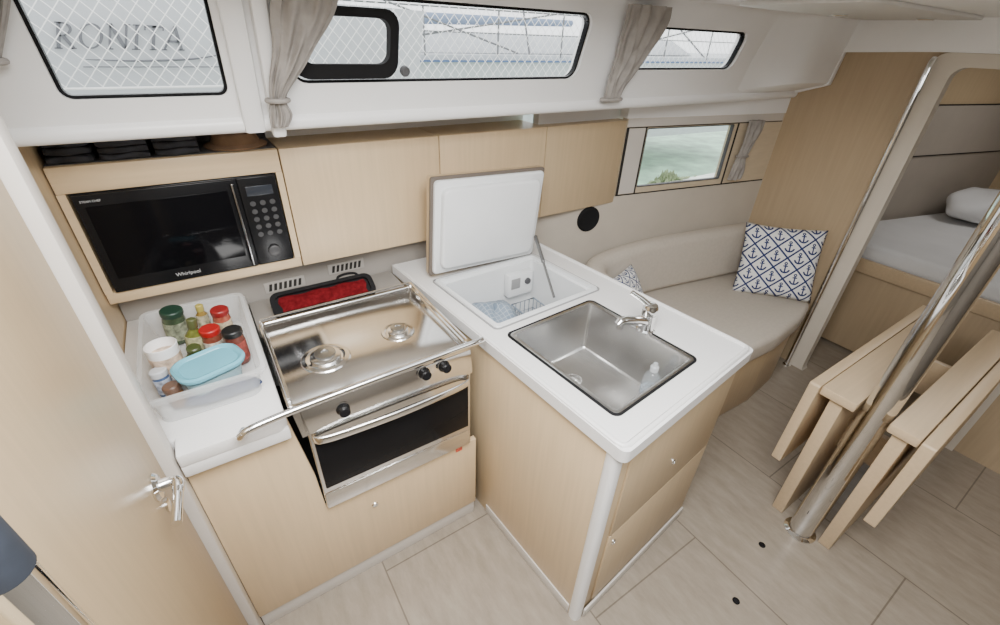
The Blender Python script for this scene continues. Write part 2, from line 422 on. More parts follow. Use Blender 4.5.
b = MB(); b.box((XA+.003, 1.70, .82), (1.30, 1.72, 1.02))
bs = tag(b.build('backsplash', M_splash), 'grey beige splashback panel with slotted vents under wall cabinets', 'splashback')
for cx, cy in ((285, 284), (346, 266)):
    c = PY(cx, cy, 1.70)
    b = MB(); b.box((c.x-.072, 1.694, c.z-.022), (c.x+.072, 1.70, c.z+.022), .002); vp = b.build('vent', M_vent, bs)
    for k in range(7):
        b = MB(); b.prism([(c.x-.060+k*.0175, 1.6925, c.z-.014), (c.x-.050+k*.0175, 1.6925, c.z-.014), (c.x-.044+k*.0175, 1.6925, c.z+.014), (c.x-.054+k*.0175, 1.6925, c.z+.014)], (0, .002, 0)); b.build('slot', M_gap, vp)

# ---- stove
st = thing('stove', 'stainless steel two burner gimballed stove with black glass oven door', 'stove', (.31, 1.22, .47))
X0, X1, Y0, Y1, ZT = .052, .572, .995, 1.44, .905
XT = .028
b = MB(); b.box((X0+.015, Y0+.01, .47), (X1-.015, Y1, .885)); b.build('body', M_dgrey, st)
b = MB()
fz = lambda u, v, w: V((u, v, ZT-.001+w))
b.box((XT, Y0-.005, ZT-.02), (X1, Y1+.015, ZT), .003)
b.ring(rr(XT, X1, Y0-.005, Y1+.015, .015), rr(XT+.010, X1-.010, Y0+.006, Y1+.004, .010), fz, .005)
b.build('cooktop', M_steel, st)
for (px, py, r) in ((326, 358, .060), (398, 332, .045)):
    c = PZ(px, py, ZT); c.z = ZT
    b = MB(); b.lathe([(r*1.2, 0), (r*1.15, .003), (r*.95, .005), (r*.9, .003), (r*.74, .003), (r*.72, .014), (r*.5, .017), (0, .017)], c, 36)
    bo = b.build('burner', M_steel, st)
    b = MB(); b.lathe([(r*.52, .016), (r*.5, .022), (r*.2, .024), (r*.16, .020), (0, .020)], c, 30); b.build('burner_cap', mat('burner_cap_grey', (.42, .42, .41), .3, 1), bo)
b = MB()
zr = ZT+.020
b.tube([(X1-.008, Y1, zr), (X1-.008, Y0+.01, zr)], .0055, 10); b.tube([(XT+.008, Y1, zr-.006), (XT+.008, Y0+.01, zr-.006)], .003, 10); b.tube([(XT+.008, Y1+.004, zr), (X1-.008, Y1+.004, zr)], .0035, 10)
for x in (XT+.008, X1-.008):
    for y in (Y0+.02, Y1): b.tube([(x, y, ZT-.004), (x, y, zr)], .004, 8)
b.build('fiddle_rail', M_steel, st)
b = MB(); b.prism([(XT+.005, Y0-.006, .895), (X0-.01, Y0-.022, .81), (X0-.01, Y0+.01, .81), (XT+.005, Y0+.01, .895)], (.02, 0, 0)); b.prism([(XT+.02, Y0-.006, .895), (XT+.02, Y0-.022, .81), (XT+.02, Y0+.01, .81), (XT+.02, Y0+.01, .895)], (X1-XT-.02, 0, 0), .004)
cp = b.build('control_panel', M_steel, st)
nk = V((0, -.98, .18)).normalized()
for px, py in ((343, 409), (424, 373), (444, 366)):
    c = hit(px, py, (0, Y0-.014, .85), nk)
    b = MB(); b.lathe([(.019, 0), (.019, .006), (.015, .012), (.015, .026), (.012, .029), (0, .029)], c-nk*.003, 24, nk)
    b.build('knob', M_black, cp)
    b = MB(); b.lathe([(.0225, 0), (.0225, .003), (.019, .004), (.018, .004)], c-nk*.003, 24, nk); b.build('bezel', M_chrome, cp)
b = MB(); b.box((X0+.004, Y0-.012, .545), (X1-.004, Y0+.01, .805), .004); od = b.build('oven_door', M_steel, st)
b = MB(); b.box((X0+.014, Y0-.016, .568), (X1-.014, Y0-.008, .768), .003); b.build('glass', M_oglass, od)
b = MB(); hy = Y0-.040; zh = .788
hp_ = [(X0+.012, Y0-.010, zh), (X0+.016, hy+.016, zh), (X0+.035, hy+.004, zh), (X0+.1, hy-.004, zh), (.31, hy-.010, zh), (X1-.1, hy-.004, zh), (X1-.035, hy+.004, zh), (X1-.016, hy+.016, zh), (X1-.012, Y0-.010, zh)]
loops = []
for p in spl(hp_): loops.append([V((p.x, p.y-.006*math.cos(a), p.z+.0135*math.sin(a))) for a in [2*math.pi*i/14 for i in range(14)]])
b.loft(loops, True, True); b.build('handle', M_steel, od, 60)
b = MB(); b.box((X0+.004, Y0-.012, .472), (X1-.004, Y0+.012, .541), .004); b.build('lower_panel', M_steel, st)
b = MB()
b.tube(spl([(-.078, .972, .906), (-.088, .945, .914), (-.082, .932, .928), (-.05, .932, .94), (.1, .943, .942), (.45, .952, .945), (.57, .954, .945), (.597, .963, .94), (.607, .985, .925), (.616, .993, .912)]), .0095, 14)
tag(b.build('grab_rail', M_chrome), 'polished steel crash bar across the front of the stove', 'rail')

# ------------------------------------------------------------------ island
A, B_, C_, D_ = V((.68, .425, 0)), V((1.375, .508, 0)), V((1.268, 1.69, 0)), V((.578, 1.69, 0))
def I(u, v, z):
    p = A*(1-u)*(1-v) + B_*u*(1-v) + C_*u*v + D_*(1-u)*v; return V((p.x, p.y, z))
isl = thing('island_cabinet', 'light oak peninsula cabinet under the sink and cool box', 'cabinet', (1.0, 1.0, 0))
def wallseg(b, p, q, t, z0, z1, bev=.002):
    p, q = V((p.x, p.y, 0)), V((q.x, q.y, 0)); d = (q-p).normalized(); n = V((-d.y, d.x, 0))*t
    b.hexa([V((k.x, k.y, z0)) for k in (p, q, q+n, p+n)], [V((k.x, k.y, z1)) for k in (p, q, q+n, p+n)], bev)
e1 = .018
b = MB(); wallseg(b, I(e1, .03, 0), I(e1, .99, 0), -.016, .0, .857); b.build('side_panel', M_wood, isl)
b = MB(); wallseg(b, I(1-e1, .03, 0), I(1-e1, .99, 0), .016, .0, .857); b.build('side_panel', M_wood, isl)
fA, fB = I(.05, .022, 0), I(1-e1, .022, 0)
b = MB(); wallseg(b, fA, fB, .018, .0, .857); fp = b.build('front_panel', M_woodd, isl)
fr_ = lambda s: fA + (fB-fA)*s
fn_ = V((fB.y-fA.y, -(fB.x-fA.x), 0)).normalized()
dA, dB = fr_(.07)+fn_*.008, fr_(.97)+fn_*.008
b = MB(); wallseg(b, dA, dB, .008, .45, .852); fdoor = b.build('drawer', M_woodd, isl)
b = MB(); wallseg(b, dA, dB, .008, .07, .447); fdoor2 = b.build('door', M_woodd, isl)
button(hit(673, 461, dA, fn_), fn_, fdoor); button(hit(613, 541, dA, fn_), fn_, fdoor2)
b = MB(); cpt = I(.038, .034, 0); b.poly(rr(cpt.x-.021, cpt.x+.021, cpt.y-.021, cpt.y+.021, .016), 0, .857); b.build('corner_post', M_white, isl)
b = MB(); wallseg(b, I(.010, .05, 0), I(.010, .44, 0), -.006, 0, .05); b.build('kickboard', M_trim, isl)
b = MB(); wallseg(b, I(.06, .012, 0), I(.98, .012, 0), .008, 0, .05); b.build('kickboard', M_trim, isl)

iw = thing('island_worktop', 'white peninsula worktop with openings for sink and cool box', 'worktop', (1.0, 1.0, .86))
SK = (.130, .683, .083, .437); FR = (.118, .815, .49, .800)
b = MB()
ifn = lambda u, v, w: I(u, v, .90-w)
def rru(u0, u1, v0, v1, r, n=5):
    q = rr(0, (u1-u0)*.665, 0, (v1-v0)*1.25, r, n); return [(u0+x/.665, v0+y/1.25) for x, y in q]
def rcell(v0, v1, rbot):
    out = []
    for cu, cv, a0, r in ((1, v1, 0, .0004), (0, v1, 90, .0004), (0, v0, 180, rbot), (1, v0, 270, rbot)):
        ru, rv = r/.665, r/1.25; cu = cu-ru if cu > .5 else cu+ru; cv = cv-rv if cv == v1 else cv+rv
        for k in range(6):
            a = R(a0+18*k); out.append((cu+ru*math.cos(a), cv+rv*math.sin(a)))
    return out
b.ring(rcell(0, .462, .022), rru(*SK, .012), ifn, .04)
b.ring(rcell(.462, .83, .0004), rru(*FR, .010), ifn, .04)
b.prism([I(0, .83, .86), I(1, .83, .86), I(1, .985, .86), I(0, .985, .86)], (0, 0, .04))
b.build('top', M_count, iw)
b = MB()
lip = [I(.015, .975, .9), I(.015, .6, .9), I(.015, .035, .9), I(.020, .019, .9), I(.04, .013, .9), I(.5, .013, .9), I(.96, .013, .9), I(.981, .019, .9), I(.986, .035, .9), I(.986, .5, .9), I(.986, .975, .9)]
b.tube(lip, .008, 10); b.build('fiddle', M_count, iw)

sk = thing('sink', 'stainless steel rectangular sink sunk in the white worktop', 'sink', I(.38, .27, .70))
b = MB()
u0, u1, v0, v1 = SK
L_ = [[I(u, v, .9025) for u, v in rru(u0-.012, u1+.012, v0-.006, v1+.006, .02)],
      [I(u, v, .9035) for u, v in rru(u0-.008, u1+.008, v0-.004, v1+.004, .019)],
      [I(u, v, .9015) for u, v in rru(u0+.008, u1-.008, v0+.004, v1-.004, .012)],
      [I(u, v, .885) for u, v in rru(u0+.011, u1-.011, v0+.0055, v1-.0055, .012)],
      [I(u, v, .712) for u, v in rru(u0+.018, u1-.018, v0+.009, v1-.009, .014)],
      [I(u, v, .703) for u, v in rru(u0+.03, u1-.03, v0+.016, v1-.016, .012)]]
b.loft(L_, False, True); b.build('basin', M_sink, sk, 60)
b = MB(); c = I((u0+u1)/2, .33, .7035)
b.lathe([(.030, 0), (.030, .002), (.024, .002), (.022, .001), (.010, .001), (.008, .003), (0, .003)], c, 28); b.build('drain', M_sink, sk)
b = MB(); b.ring(rru(u0-.024, u1+.024, v0-.012, v1+.012, .024), rru(u0-.011, u1+.011, v0-.0055, v1+.0055, .019), lambda u, v, w: I(u, v, .9005+w), .0026); b.build('seal', M_matblack, sk)

fa = thing('faucet', 'chrome single lever mixer faucet at the right edge of the sink', 'faucet', PZ(645, 330, .9))
c = worg(fa)
b = MB(); b.lathe([(.031, 0.0005), (.031, .006), (.026, .010), (.025, .06), (.026, .068), (.0, .068)], c, 28); b.build('body', M_chrome, fa)
b = MB(); b.tube([c+V((-.008, .0, .040)), c+V((-.06, .003, .058)), c+V((-.115, .005, .074)), c+V((-.135, .006, .074)), c+V((-.143, .006, .066))], [.019, .0175, .016, .015, .012], 16)
b.tube([c+V((-.128, .006, .07)), c+V((-.130, .006, .046))], .0115, 14); b.build('spout', M_chrome, fa)
b = MB(); b.lathe([(.0265, .070), (.0265, .092), (.022, .102), (.010, .106), (0, .106)], c, 28)
b.tube([c+V((-.004, .004, .098)), c+V((-.02, .026, .116)), c+V((-.045, .055, .136))], [.011, .0095, .0085], 12); b.build('lever', M_chrome, fa)

# ---- cool box fridge
fg = thing('refrigerator', 'white top opening cool box with its lid propped up', 'refrigerator', I(.44, .64, .5))
u0, u1, v0, v1 = FR
b = MB()
b.loft([[I(u, v, .901) for u, v in rru(u0-.02, u1+.02, v0-.012, v1+.012, .018)], [I(u, v, .908) for u, v in rru(u0-.016, u1+.016, v0-.009, v1+.009, .018)],
        [I(u, v, .908) for u, v in rru(u0+.006, u1-.006, v0+.003, v1-.003, .012)], [I(u, v, .893) for u, v in rru(u0+.008, u1-.008, v0+.004, v1-.004, .012)],
        [I(u, v, .891) for u, v in rru(u0+.024, u1-.024, v0+.014, v1-.014, .02)], [I(u, v, .48) for u, v in rru(u0+.03, u1-.03, v0+.018, v1-.018, .02)]], False, True)
b.build('liner', M_fridge, fg, 50)
b = MB(); b.ring(rru(u0-.028, u1+.028, v0-.016, v1+.016, .02), rru(u0-.021, u1+.021, v0-.0125, v1+.0125, .018), lambda u, v, w: I(u, v, .9005+w), .004); b.build('gasket', M_mgrey, fg)
tb = I(.66, .780, .80)
b = MB(); b.box((tb.x-.065, tb.y-.04, .76), (tb.x+.065, tb.y-.003, .868), .006); thb = b.build('thermostat_box', M_fridge, fg)
b = MB(); b.lathe([(.015, 0), (.014, .008), (0, .009)], (tb.x+.034, tb.y-.04, .825), 18, (0, -1, 0)); b.build('dial', M_dgrey, thb)
b = MB(); b.box((tb.x-.052, tb.y-.0425, .80), (tb.x-.005, tb.y-.039, .85), .002); b.build('display', M_mgrey, thb)
lx0, lx1, ly, lz0, lz1, tilt = .655, 1.163, 1.463, .914, 1.305, R(-3.5)
LM = Matrix.Translation((lx0, ly, lz0)) @ Matrix.Rotation(R(2.0), 4, 'Y') @ Matrix.Rotation(-tilt, 4, 'X') @ Matrix.Translation((-lx0, -ly, -lz0))
LM = Matrix.Translation((0, 0, .012)) @ LM
b = MB(); b.box((lx0, ly, lz0), (lx1, ly+.035, lz1), .008, 2, LM); lid = b.build('lid', M_woodd, fg)
b = MB(); b.prism([(x, ly-.006, z) for x, z in rr(lx0-.001, lx1+.001, lz0-.001, lz1+.001, .010)], (0, .014, 0), .002, 1, LM); b.build('lid_edge', M_lidedge, lid)
b = MB(); b.prism([(x, ly-.020, z) for x, z in rr(lx0+.009, lx1-.009, lz0+.009, lz1-.009, .016)], (0, .018, 0), .006, 2, LM)
b.prism([(x, ly-.044, z) for x, z in rr(lx0+.034, lx1-.034, lz0+.034, lz1-.034, .03)], (0, .035, 0), .010, 3, LM); b.build('lid_panel', M_fridge, lid)
b = MB(); p0, p1 = V((1.146, 1.42, 1.01)), PZ(554, 297, .909)
b.tube([p0, p0.lerp(p1, .45), p0.lerp(p1, .46), p1], [.008, .008, .005, .005], 10); b.build('strut', mat('strut_grey', (.18, .18, .18), .4, .5), fg)
for x in (lx0+.09, lx1-.09):
    b = MB(); b.box((x-.02, ly+.040, .9), (x+.02, ly+.049, .96), .002); b.tube([(x-.022, ly+.048, .912), (x+.022, ly+.048, .912)], .006, 8); b.build('hinge', M_chrome, fg)
def lump(b, c, sx, sy, sz, seed, n=18):
    rnd = random.Random(seed); ph = [rnd.uniform(0, 6) for _ in range(6)]; loops = []
    for j in range(n):
        t = math.pi*(j+.02)/(n-1+.04); lp = []
        for k in range(24):
            a = 2*math.pi*k/24; s = max(0, math.sin(t))**.55
            w = 1+.07*math.sin(3*a+ph[0]+2*t)+.05*math.sin(5*a+ph[1]-3*t)
            ca, sa = math.cos(a), math.sin(a)
            ca = math.copysign(abs(ca)**.7, ca); sa = math.copysign(abs(sa)**.7, sa)
            lp.append(V(c)+V((sx*s*w*ca, sy*s*w*sa, sz*(-math.cos(t)*(1+.08*math.sin(2*a+ph[2]))))))
        loops.append(lp)
    b.loft(loops, True, True)
by0, by1 = I(.4, .525, 0).y, I(.4, .735, 0).y
cyb = (by0+by1)/2
b = MB(); lump(b, (.845, cyb+.04, .655), .105, .135, .17, 3)
tag(b.build('shopping_bag', check_mat(), None, 60), 'large crumpled blue grey checked bag filling the left of the open cool box', 'bag')
bx0, bx1, yb0, yb1, bz0, bz1 = .975, 1.095, cyb-.10, cyb+.10, .485, .76
c = V((1.035, cyb+.005, .49)); jt = thing('carton', 'pale grey drinks carton standing in the cool box basket', 'carton', c)
b = MB(); b.box((c.x-.042, c.y-.036, .492), (c.x+.042, c.y+.036, .74), .004); b.build('body', mat('carton_grey', (.32, .37, .43), .4, var=.4, scale=30), jt)
b = MB(); b.lathe([(.014, 0), (.014, .015), (0, .016)], (c.x, c.y, .74), 16); b.build('cap', mat('carton_cap', (.12, .20, .35), .4), jt)
b = MB()
n1, n2 = 5, 8
for z in (bz1, bz1-.05, bz1-.10, bz0):
    b.tube([(bx0, yb0, z), (bx1, yb0, z), (bx1, yb1, z), (bx0, yb1, z), (bx0, yb0, z)], .0035 if z == bz1 else .002, 6)
for k in range(n1+1):
    x = lerp(bx0, bx1, k/n1)
    b.tube([(x, yb0, bz1), (x, yb0, bz0), (x, yb1, bz0), (x, yb1, bz1)], .002, 5)
for k in range(n2+1):
    y = lerp(yb0, yb1, k/n2)
    b.tube([(bx0, y, bz1), (bx0, y, bz0), (bx1, y, bz0), (bx1, y, bz1)], .002, 5)
tag(b.build('wire_basket', mat('basket_blue_grey', (.22, .27, .33), .4)), 'blue grey wire basket at the right inside the open cool box', 'basket')

c = PZ(648, 398, .71); c = V((c.x-.004, c.y+.004, .7045))
sb = thing('soap_bottle', 'small clear plastic soap bottle in the corner of the sink', 'bottle', c)
b = MB(); b.lathe([(.026, 0), (.029, .004), (.029, .085), (.024, .108), (.011, .12), (.011, .13)], c, 24); b.build('body', M_clear, sb)
b = MB(); b.lathe([(.0135, .124), (.0135, .142), (.009, .146), (.007, .156), (0, .157)], c, 18); b.build('cap', mat('cap_clear', (.7, .73, .75), .2, alpha=.5), sb)
b = MB(); b.lathe([(.0292, .03), (.0292, .055)], c, 20); b.build('paper_label', mat('soap_label', (.35, .42, .48), .5, var=.4, scale=90, alpha=.4), sb)

# ------------------------------------------------------------------ wall cabinets and microwave
mc = thing('wall_cabinet', 'light oak wall cabinet housing the black microwave', 'cabinet', (-.06, 1.7, 1.02), 'oak wall cabinets above the worktop')
ZB, ZC = 1.012, 1.418
XL = XA+.004
b = MB()
b.box((XL, 1.60, ZC-.07), (.222, 1.795, ZC), .003); b.box((XL, 1.60, ZB), (.222, 1.795, ZB+.035), .003)
b.box((.203, 1.60, ZB+.035), (.222, 1.795, ZC-.07)); b.box((XL, 1.60, ZB+.035), (-.315, 1.795, ZC-.07)); b.box((-.315, 1.785, ZB+.035), (.203, 1.795, ZC-.07))
b.build('body', M_woodh, mc)
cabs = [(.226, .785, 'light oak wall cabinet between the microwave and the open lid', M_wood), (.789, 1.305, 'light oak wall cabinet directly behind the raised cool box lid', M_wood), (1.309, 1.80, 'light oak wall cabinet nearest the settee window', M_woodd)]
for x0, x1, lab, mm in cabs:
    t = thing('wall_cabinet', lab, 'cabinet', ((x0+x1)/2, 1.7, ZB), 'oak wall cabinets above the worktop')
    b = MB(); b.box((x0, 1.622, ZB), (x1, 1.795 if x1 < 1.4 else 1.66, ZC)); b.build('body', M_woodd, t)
    b = MB(); b.box((x0, 1.60, ZB), (x1, 1.62, ZC), .002); b.build('door', mm, t)
mv = thing('microwave', 'black built in microwave oven with glass door above the tub', 'microwave', (-.05, 1.68, 1.05))
mx0, mx1, mz0, mz1 = -.308, .200, 1.049, 1.346
FY = 1.590    # front face, almost flush with the cabinet
b = MB(); b.box((mx0, FY+.012, mz0), (mx1, 1.78, mz1), .004); b.build('body', M_black, mv)
b = MB(); b.box((mx0+.002, FY, mz0+.002), (.085, FY+.012, mz1-.002), .003); md = b.build('door', M_black, mv)
b = MB(); b.box((mx0+.022, FY-.0015, mz0+.045), (.055, FY+.002, mz1-.034), .001); b.build('glass', M_bglass, md)
b = MB(); b.box((.067, FY-.018, mz0+.012), (.074, FY-.011, mz1-.012), .003); b.box((.068, FY-.013, mz0+.02), (.073, FY+.002, mz0+.035)); b.box((.068, FY-.013, mz1-.035), (.073, FY+.002, mz1-.02)); b.build('handle', M_dmetal, md)
b = MB(); b.box((.087, FY+.001, mz0+.002), (mx1-.002, FY+.012, mz1-.002), .003); pn = b.build('control_panel', M_black, mv)
b = MB(); b.box((.105, FY-.0005, mz1-.06), (.182, FY+.002, mz1-.03), .001); b.build('display', mat('display_dark', (.03, .035, .045), .15), pn)
M_btn = mat('button_grey', (.05, .05, .052), .45)
for i in range(3):
    for j in range(5):
        b = MB(); b.lathe([(.0085, 0), (.008, .0012), (0, .0012)], (.115+.029*i, FY+.001, mz1-.085-.026*j), 16, (0, -1, 0)); b.build('button', M_btn, pn)
b = MB(); b.lathe([(.020, 0), (.019, .008), (.015, .010), (0, .010)], (.144, FY+.001, mz0+.045), 24, (0, -1, 0)); b.build('dial', M_btn, pn)
text('Whirlpool', .016, (-.115, FY-.0005, mz0+.018), (1, 0, 0), (0, 0, 1), M_text, 'lettering', md)
text('STEAM CHEF', .008, (-.27, FY-.0005, mz1-.022), (1, 0, 0), (0, 0, 1), M_text, 'lettering', md)

# clothes on the open shelf above the microwave
labs = ('black folded garment at the left end of the open shelf', 'charcoal folded garment in the middle of the open shelf', 'dark folded garment beside the brown hat on the shelf')
for k, (x0, x1, hh) in enumerate(((-.328, -.225, .06), (-.22, -.100, .05), (-.095, .020, .056))):
    b = MB(); n = 3
    for j in range(n):
        z0 = ZC+.004+hh*j/n; hx_ = hh/n; loops = []
        rj_ = random.Random(40+k*5+j); f1, f2 = rj_.uniform(0, 6), rj_.uniform(0, 6)
        for i in range(17):
            s = i/16; x = lerp(x0+.004, x1-.004, s); e = min(1, math.sin(math.pi*(.04+.92*s))*2.2)**.5
            wob = .004*math.sin(s*9+f1); yf = 1.612+.006*math.sin(s*7+f2)+(1-e)*.02; yb = 1.765-(1-e)*.02
            sec = rr(yf, yb, z0+.001, z0+hx_*.98*(.55+.40*e)+wob*.35, min(.006, hx_*.22), 3)
            loops.append([(x, y, z) for y, z in sec])
        b.loft(loops, True, True)
    tag(b.build('folded_garment', M_dcloth, None, 60), labs[k], 'clothing', 'dark clothes on the open shelf')
b = MB(); c = (.120, 1.695, ZC+.003)
b.lathe([(.088, 0), (.09, .005), (.07, .012), (.064, .028), (.055, .038), (.03, .042), (0, .040)], c, 28)
tag(b.build('hat', M_brown), 'flat brown brimmed cloth hat lying on the open shelf', 'hat')
b = MB(); b.box((XL, 1.62, ZC+.001), (.222, 1.794, ZC+.0022)); b.box((XL, 1.796, ZC+.001), (.222, 1.7995, 1.507)); struct(b.build('shelf_shade', M_dgrey))  # thin dark sheets put shelf shade into colour, floor and back

# black holder with red pouch behind the stove
ZL, PYV = .867, 1.512
tr = thing('holder_tray', 'black handled tray lying tilted on the ledge behind the stove', 'tray', (.27, 1.56, ZL))
TM = Matrix.Translation((0, PYV, ZL)) @ Matrix.Rotation(R(-58), 4, 'X') @ Matrix.Translation((0, -PYV, -ZL))
TH = .100
b = MB(); b.ring(rr(.085, .455, ZL, ZL+TH, .03), rr(.102, .438, ZL+.014, ZL+TH-.014, .02), lambda u, v, w: TM @ V((u, PYV-.020+w, v)), .020); b.build('rim', M_matblack, tr)
b = MB(); b.prism([TM @ V((u, PYV-.006, v)) for u, v in rr(.097, .443, ZL+.009, ZL+TH-.009, .02)], TM.to_3x3() @ V((0, .006, 0))); b.build('base', M_matblack, tr)
b = MB(); b.tube(spl([TM @ V(p) for p in ((.330, PYV-.012, ZL+TH-.004), (.338, PYV-.012, ZL+TH+.012), (.37, PYV-.012, ZL+TH+.018), (.402, PYV-.012, ZL+TH+.012), (.41, PYV-.012, ZL+TH-.004))]), .005, 8); b.build('handle', M_matblack, tr)
rp = thing('pouch', 'crumpled dark red cloth lying in the black tray behind the stove', 'cloth', (.27, 1.53, ZL+.02))
b = MB(); rc = random.Random(5)
nu_, nv_ = 36, 14
ph_ = [(rc.uniform(8, 40), rc.uniform(10, 60), rc.uniform(0, 6)) for _ in range(7)]
def cl(i, j, s):
    u, v = i/nu_, j/nv_
    x = lerp(.114, .426, u)+.004*math.sin(v*7+u*3); z = ZL+lerp(.020, TH-.018, v)+.003*math.sin(u*19)
    e = min(1, 5*min(u, 1-u, v*.6, (1-v)*.6))
    hgt = e*(.005+.003*sum(math.sin(a*u+b_*v*.3+c_) for a, b_, c_ in ph_)/2.6)
    return TM @ V((x, PYV-.007-max(.001, hgt+.004*e) if s else PYV-.0065, z))
t = bmesh.new()
G = {(s, i, j): t.verts.new(cl(i, j, s)) for s in (0, 1) for i in range(nu_+1) for j in range(nv_+1)}
for s in (0, 1):
    for i in range(nu_):
        for j in range(nv_): t.faces.new((G[s, i, j], G[s, i+1, j], G[s, i+1, j+1], G[s, i, j+1]))
for i in range(nu_):
    for j in (0, nv_): t.faces.new((G[0, i, j], G[0, i+1, j], G[1, i+1, j], G[1, i, j]))
for j in range(nv_):
    for i in (0, nu_): t.faces.new((G[0, i, j], G[0, i, j+1], G[1, i, j+1], G[1, i, j]))
b.add(t); b.build('bag', M_red, rp, 80)

# ------------------------------------------------------------------ plastic tub and groceries
tb_ = thing('storage_tub', 'clear white plastic tub of groceries on the worktop', 'tub', (-.13, 1.3, .9))
tx0, tx1, ty0, ty1 = -.27, .012, 1.07, 1.545
TZT = .992
b = MB()
def lp(i, z, r=.03): return [(x, y, z) for x, y in rr(tx0+i, tx1-i, ty0+i, ty1-i, r)]
b.loft([lp(.003, TZT-.015), lp(.0, TZT-.008), lp(.001, TZT), lp(.012, TZT), lp(.014, TZT-.01), lp(.028, .906), lp(.026, .902)], False, True)
b.build('body', M_tub, tb_, 50)
rj = random.Random(11)
def jar(px, py, zt, r, h, cb, cl, lab, lidh=.018, neck=.9, nm='jar', cat='jar', rb=.25, z0=.9095, band=None):
    c = PZ(px, py, zt); c.z = z0; h = zt-z0
    t = thing(nm, lab, cat, c, 'groceries in the tub')
    b = MB(); b.lathe([(r*.94, 0), (r, .005), (r, (h-lidh)*.82), (r*neck, h-lidh), (r*neck, h-lidh+.004), (0, h-lidh+.004)], c, 24)
    b.build('body', mat(nm+'_body', cb, rb, var=.35, scale=60), t)
    b = MB(); b.lathe([(r*neck+.002, h-lidh), (r*neck+.003, h-lidh+.003), (r*neck+.003, h-.003), (r*neck, h), (0, h)], c, 24)
    b.build('lid', mat(nm+'_lid', cl, .4), t)
    if band:
        b = MB(); b.lathe([(r+.0008, h*.12), (r+.0008, h*.66)], c, 24); b.build('paper_label', mat(nm+'_band', band, .6, var=.65, scale=70), t)
    t.rotation_euler = (rj.uniform(-.10, .10), rj.uniform(-.10, .10), rj.uniform(0, 6))
    return t
jar(208, 328, 1.02, .026, 0, (.18, .05, .03), (.36, .010, .010), 'jar with a bright red lid near the middle of the tub', band=(.50, .45, .37))
jar(231, 329, 1.02, .026, 0, (.12, .035, .025), (.012, .012, .012), 'dark red jar with a black lid at the right of the tub', band=(.22, .04, .03))
jar(217, 308, 1.02, .024, 0, (.32, .08, .05), (.26, .015, .015), 'tall red capped jar at the back right of the tub', band=(.40, .33, .22))
jar(167, 309, 1.02, .030, 0, (.05, .075, .04), (.015, .045, .028), 'dark green lidded jar at the back of the tub', band=(.22, .24, .16))
jar(191, 345, 1.01, .026, 0, (.09, .11, .025), (.05, .065, .018), 'olive green bottle beside the white beaker', neck=.55, lidh=.02, nm='bottle', cat='bottle', band=(.24, .25, .14))
jar(183, 321, 1.055, .023, 0, (.12, .13, .025), (.08, .09, .03), 'tall olive oil bottle with a narrow neck between the jars', neck=.42, lidh=.03, nm='bottle', cat='bottle', rb=.08, band=(.32, .31, .17))
jar(197, 305, 1.01, .016, 0, (.28, .18, .045), (.45, .37, .09), 'golden bottle with a yellow cap at the back of the tub', neck=.5, lidh=.022, nm='bottle', cat='bottle', band=(.4, .36, .24))
jar(158, 371, .985, .019, 0, (.07, .11, .21), (.55, .57, .59), 'small blue pot with a pale lid at the tub corner', band=(.32, .35, .42))
jar(172, 385, .975, .019, 0, (.20, .10, .05), (.13, .07, .045), 'small brown pot at the front of the tub')
c = PZ(160, 345, 1.03); c.z = .9085
mg = thing('beaker', 'white beaker standing in the left side of the tub', 'beaker', c, 'groceries in the tub')
b = MB(); b.lathe([(.030, 0), (.033, .004), (.037, .122), (.035, .123), (.030, .01), (0, .008)], c, 28); b.build('cup', M_white, mg)
b = MB(); b.lathe([(.0350, .04), (.0366, .095)], c, 28); b.build('printed_band', mat('beaker_print', (.55, .42, .32), .5, var=.5, scale=60), mg)
b = MB(); lump(b, (-.10, 1.125, .928), .085, .022, .020, 31); tag(b.build('cloth', mat('navy_cloth', (.03, .05, .13), .9, var=.3, scale=40, bump=.6, bscale=60), None, 70), 'dark blue cloth bundled low at the front of the tub', 'cloth', 'groceries in the tub')
c = PZ(210, 366, .99); c.z = .9075
fc = thing('food_container', 'translucent food container with a pale blue lid at the tub front', 'container', c, 'groceries in the tub')
def el(sx, sy, z, ang=R(18)):
    out = []
    for x, y in rr(-sx, sx, -sy, sy, min(sx, sy)*.7, 6):
        out.append((c.x+x*math.cos(ang)-y*math.sin(ang), c.y+x*math.sin(ang)+y*math.cos(ang), z))
    return out
b = MB(); b.loft([el(.056, .036, .908), el(.068, .046, .980)], True, True); b.build('body', mat('container_body', (.40, .62, .68), .2, alpha=.6), fc)
b = MB(); b.loft([el(.078, .059, .994), el(.080, .061, .998), el(.080, .061, 1.004), el(.074, .055, 1.008), el(.066, .047, 1.004), el(.064, .045, 1.001), el(.02, .012, 1.002)], True, True); b.build('lid', mat('container_lid', (.17, .50, .62), .25, var=.08, alpha=.9), fc)

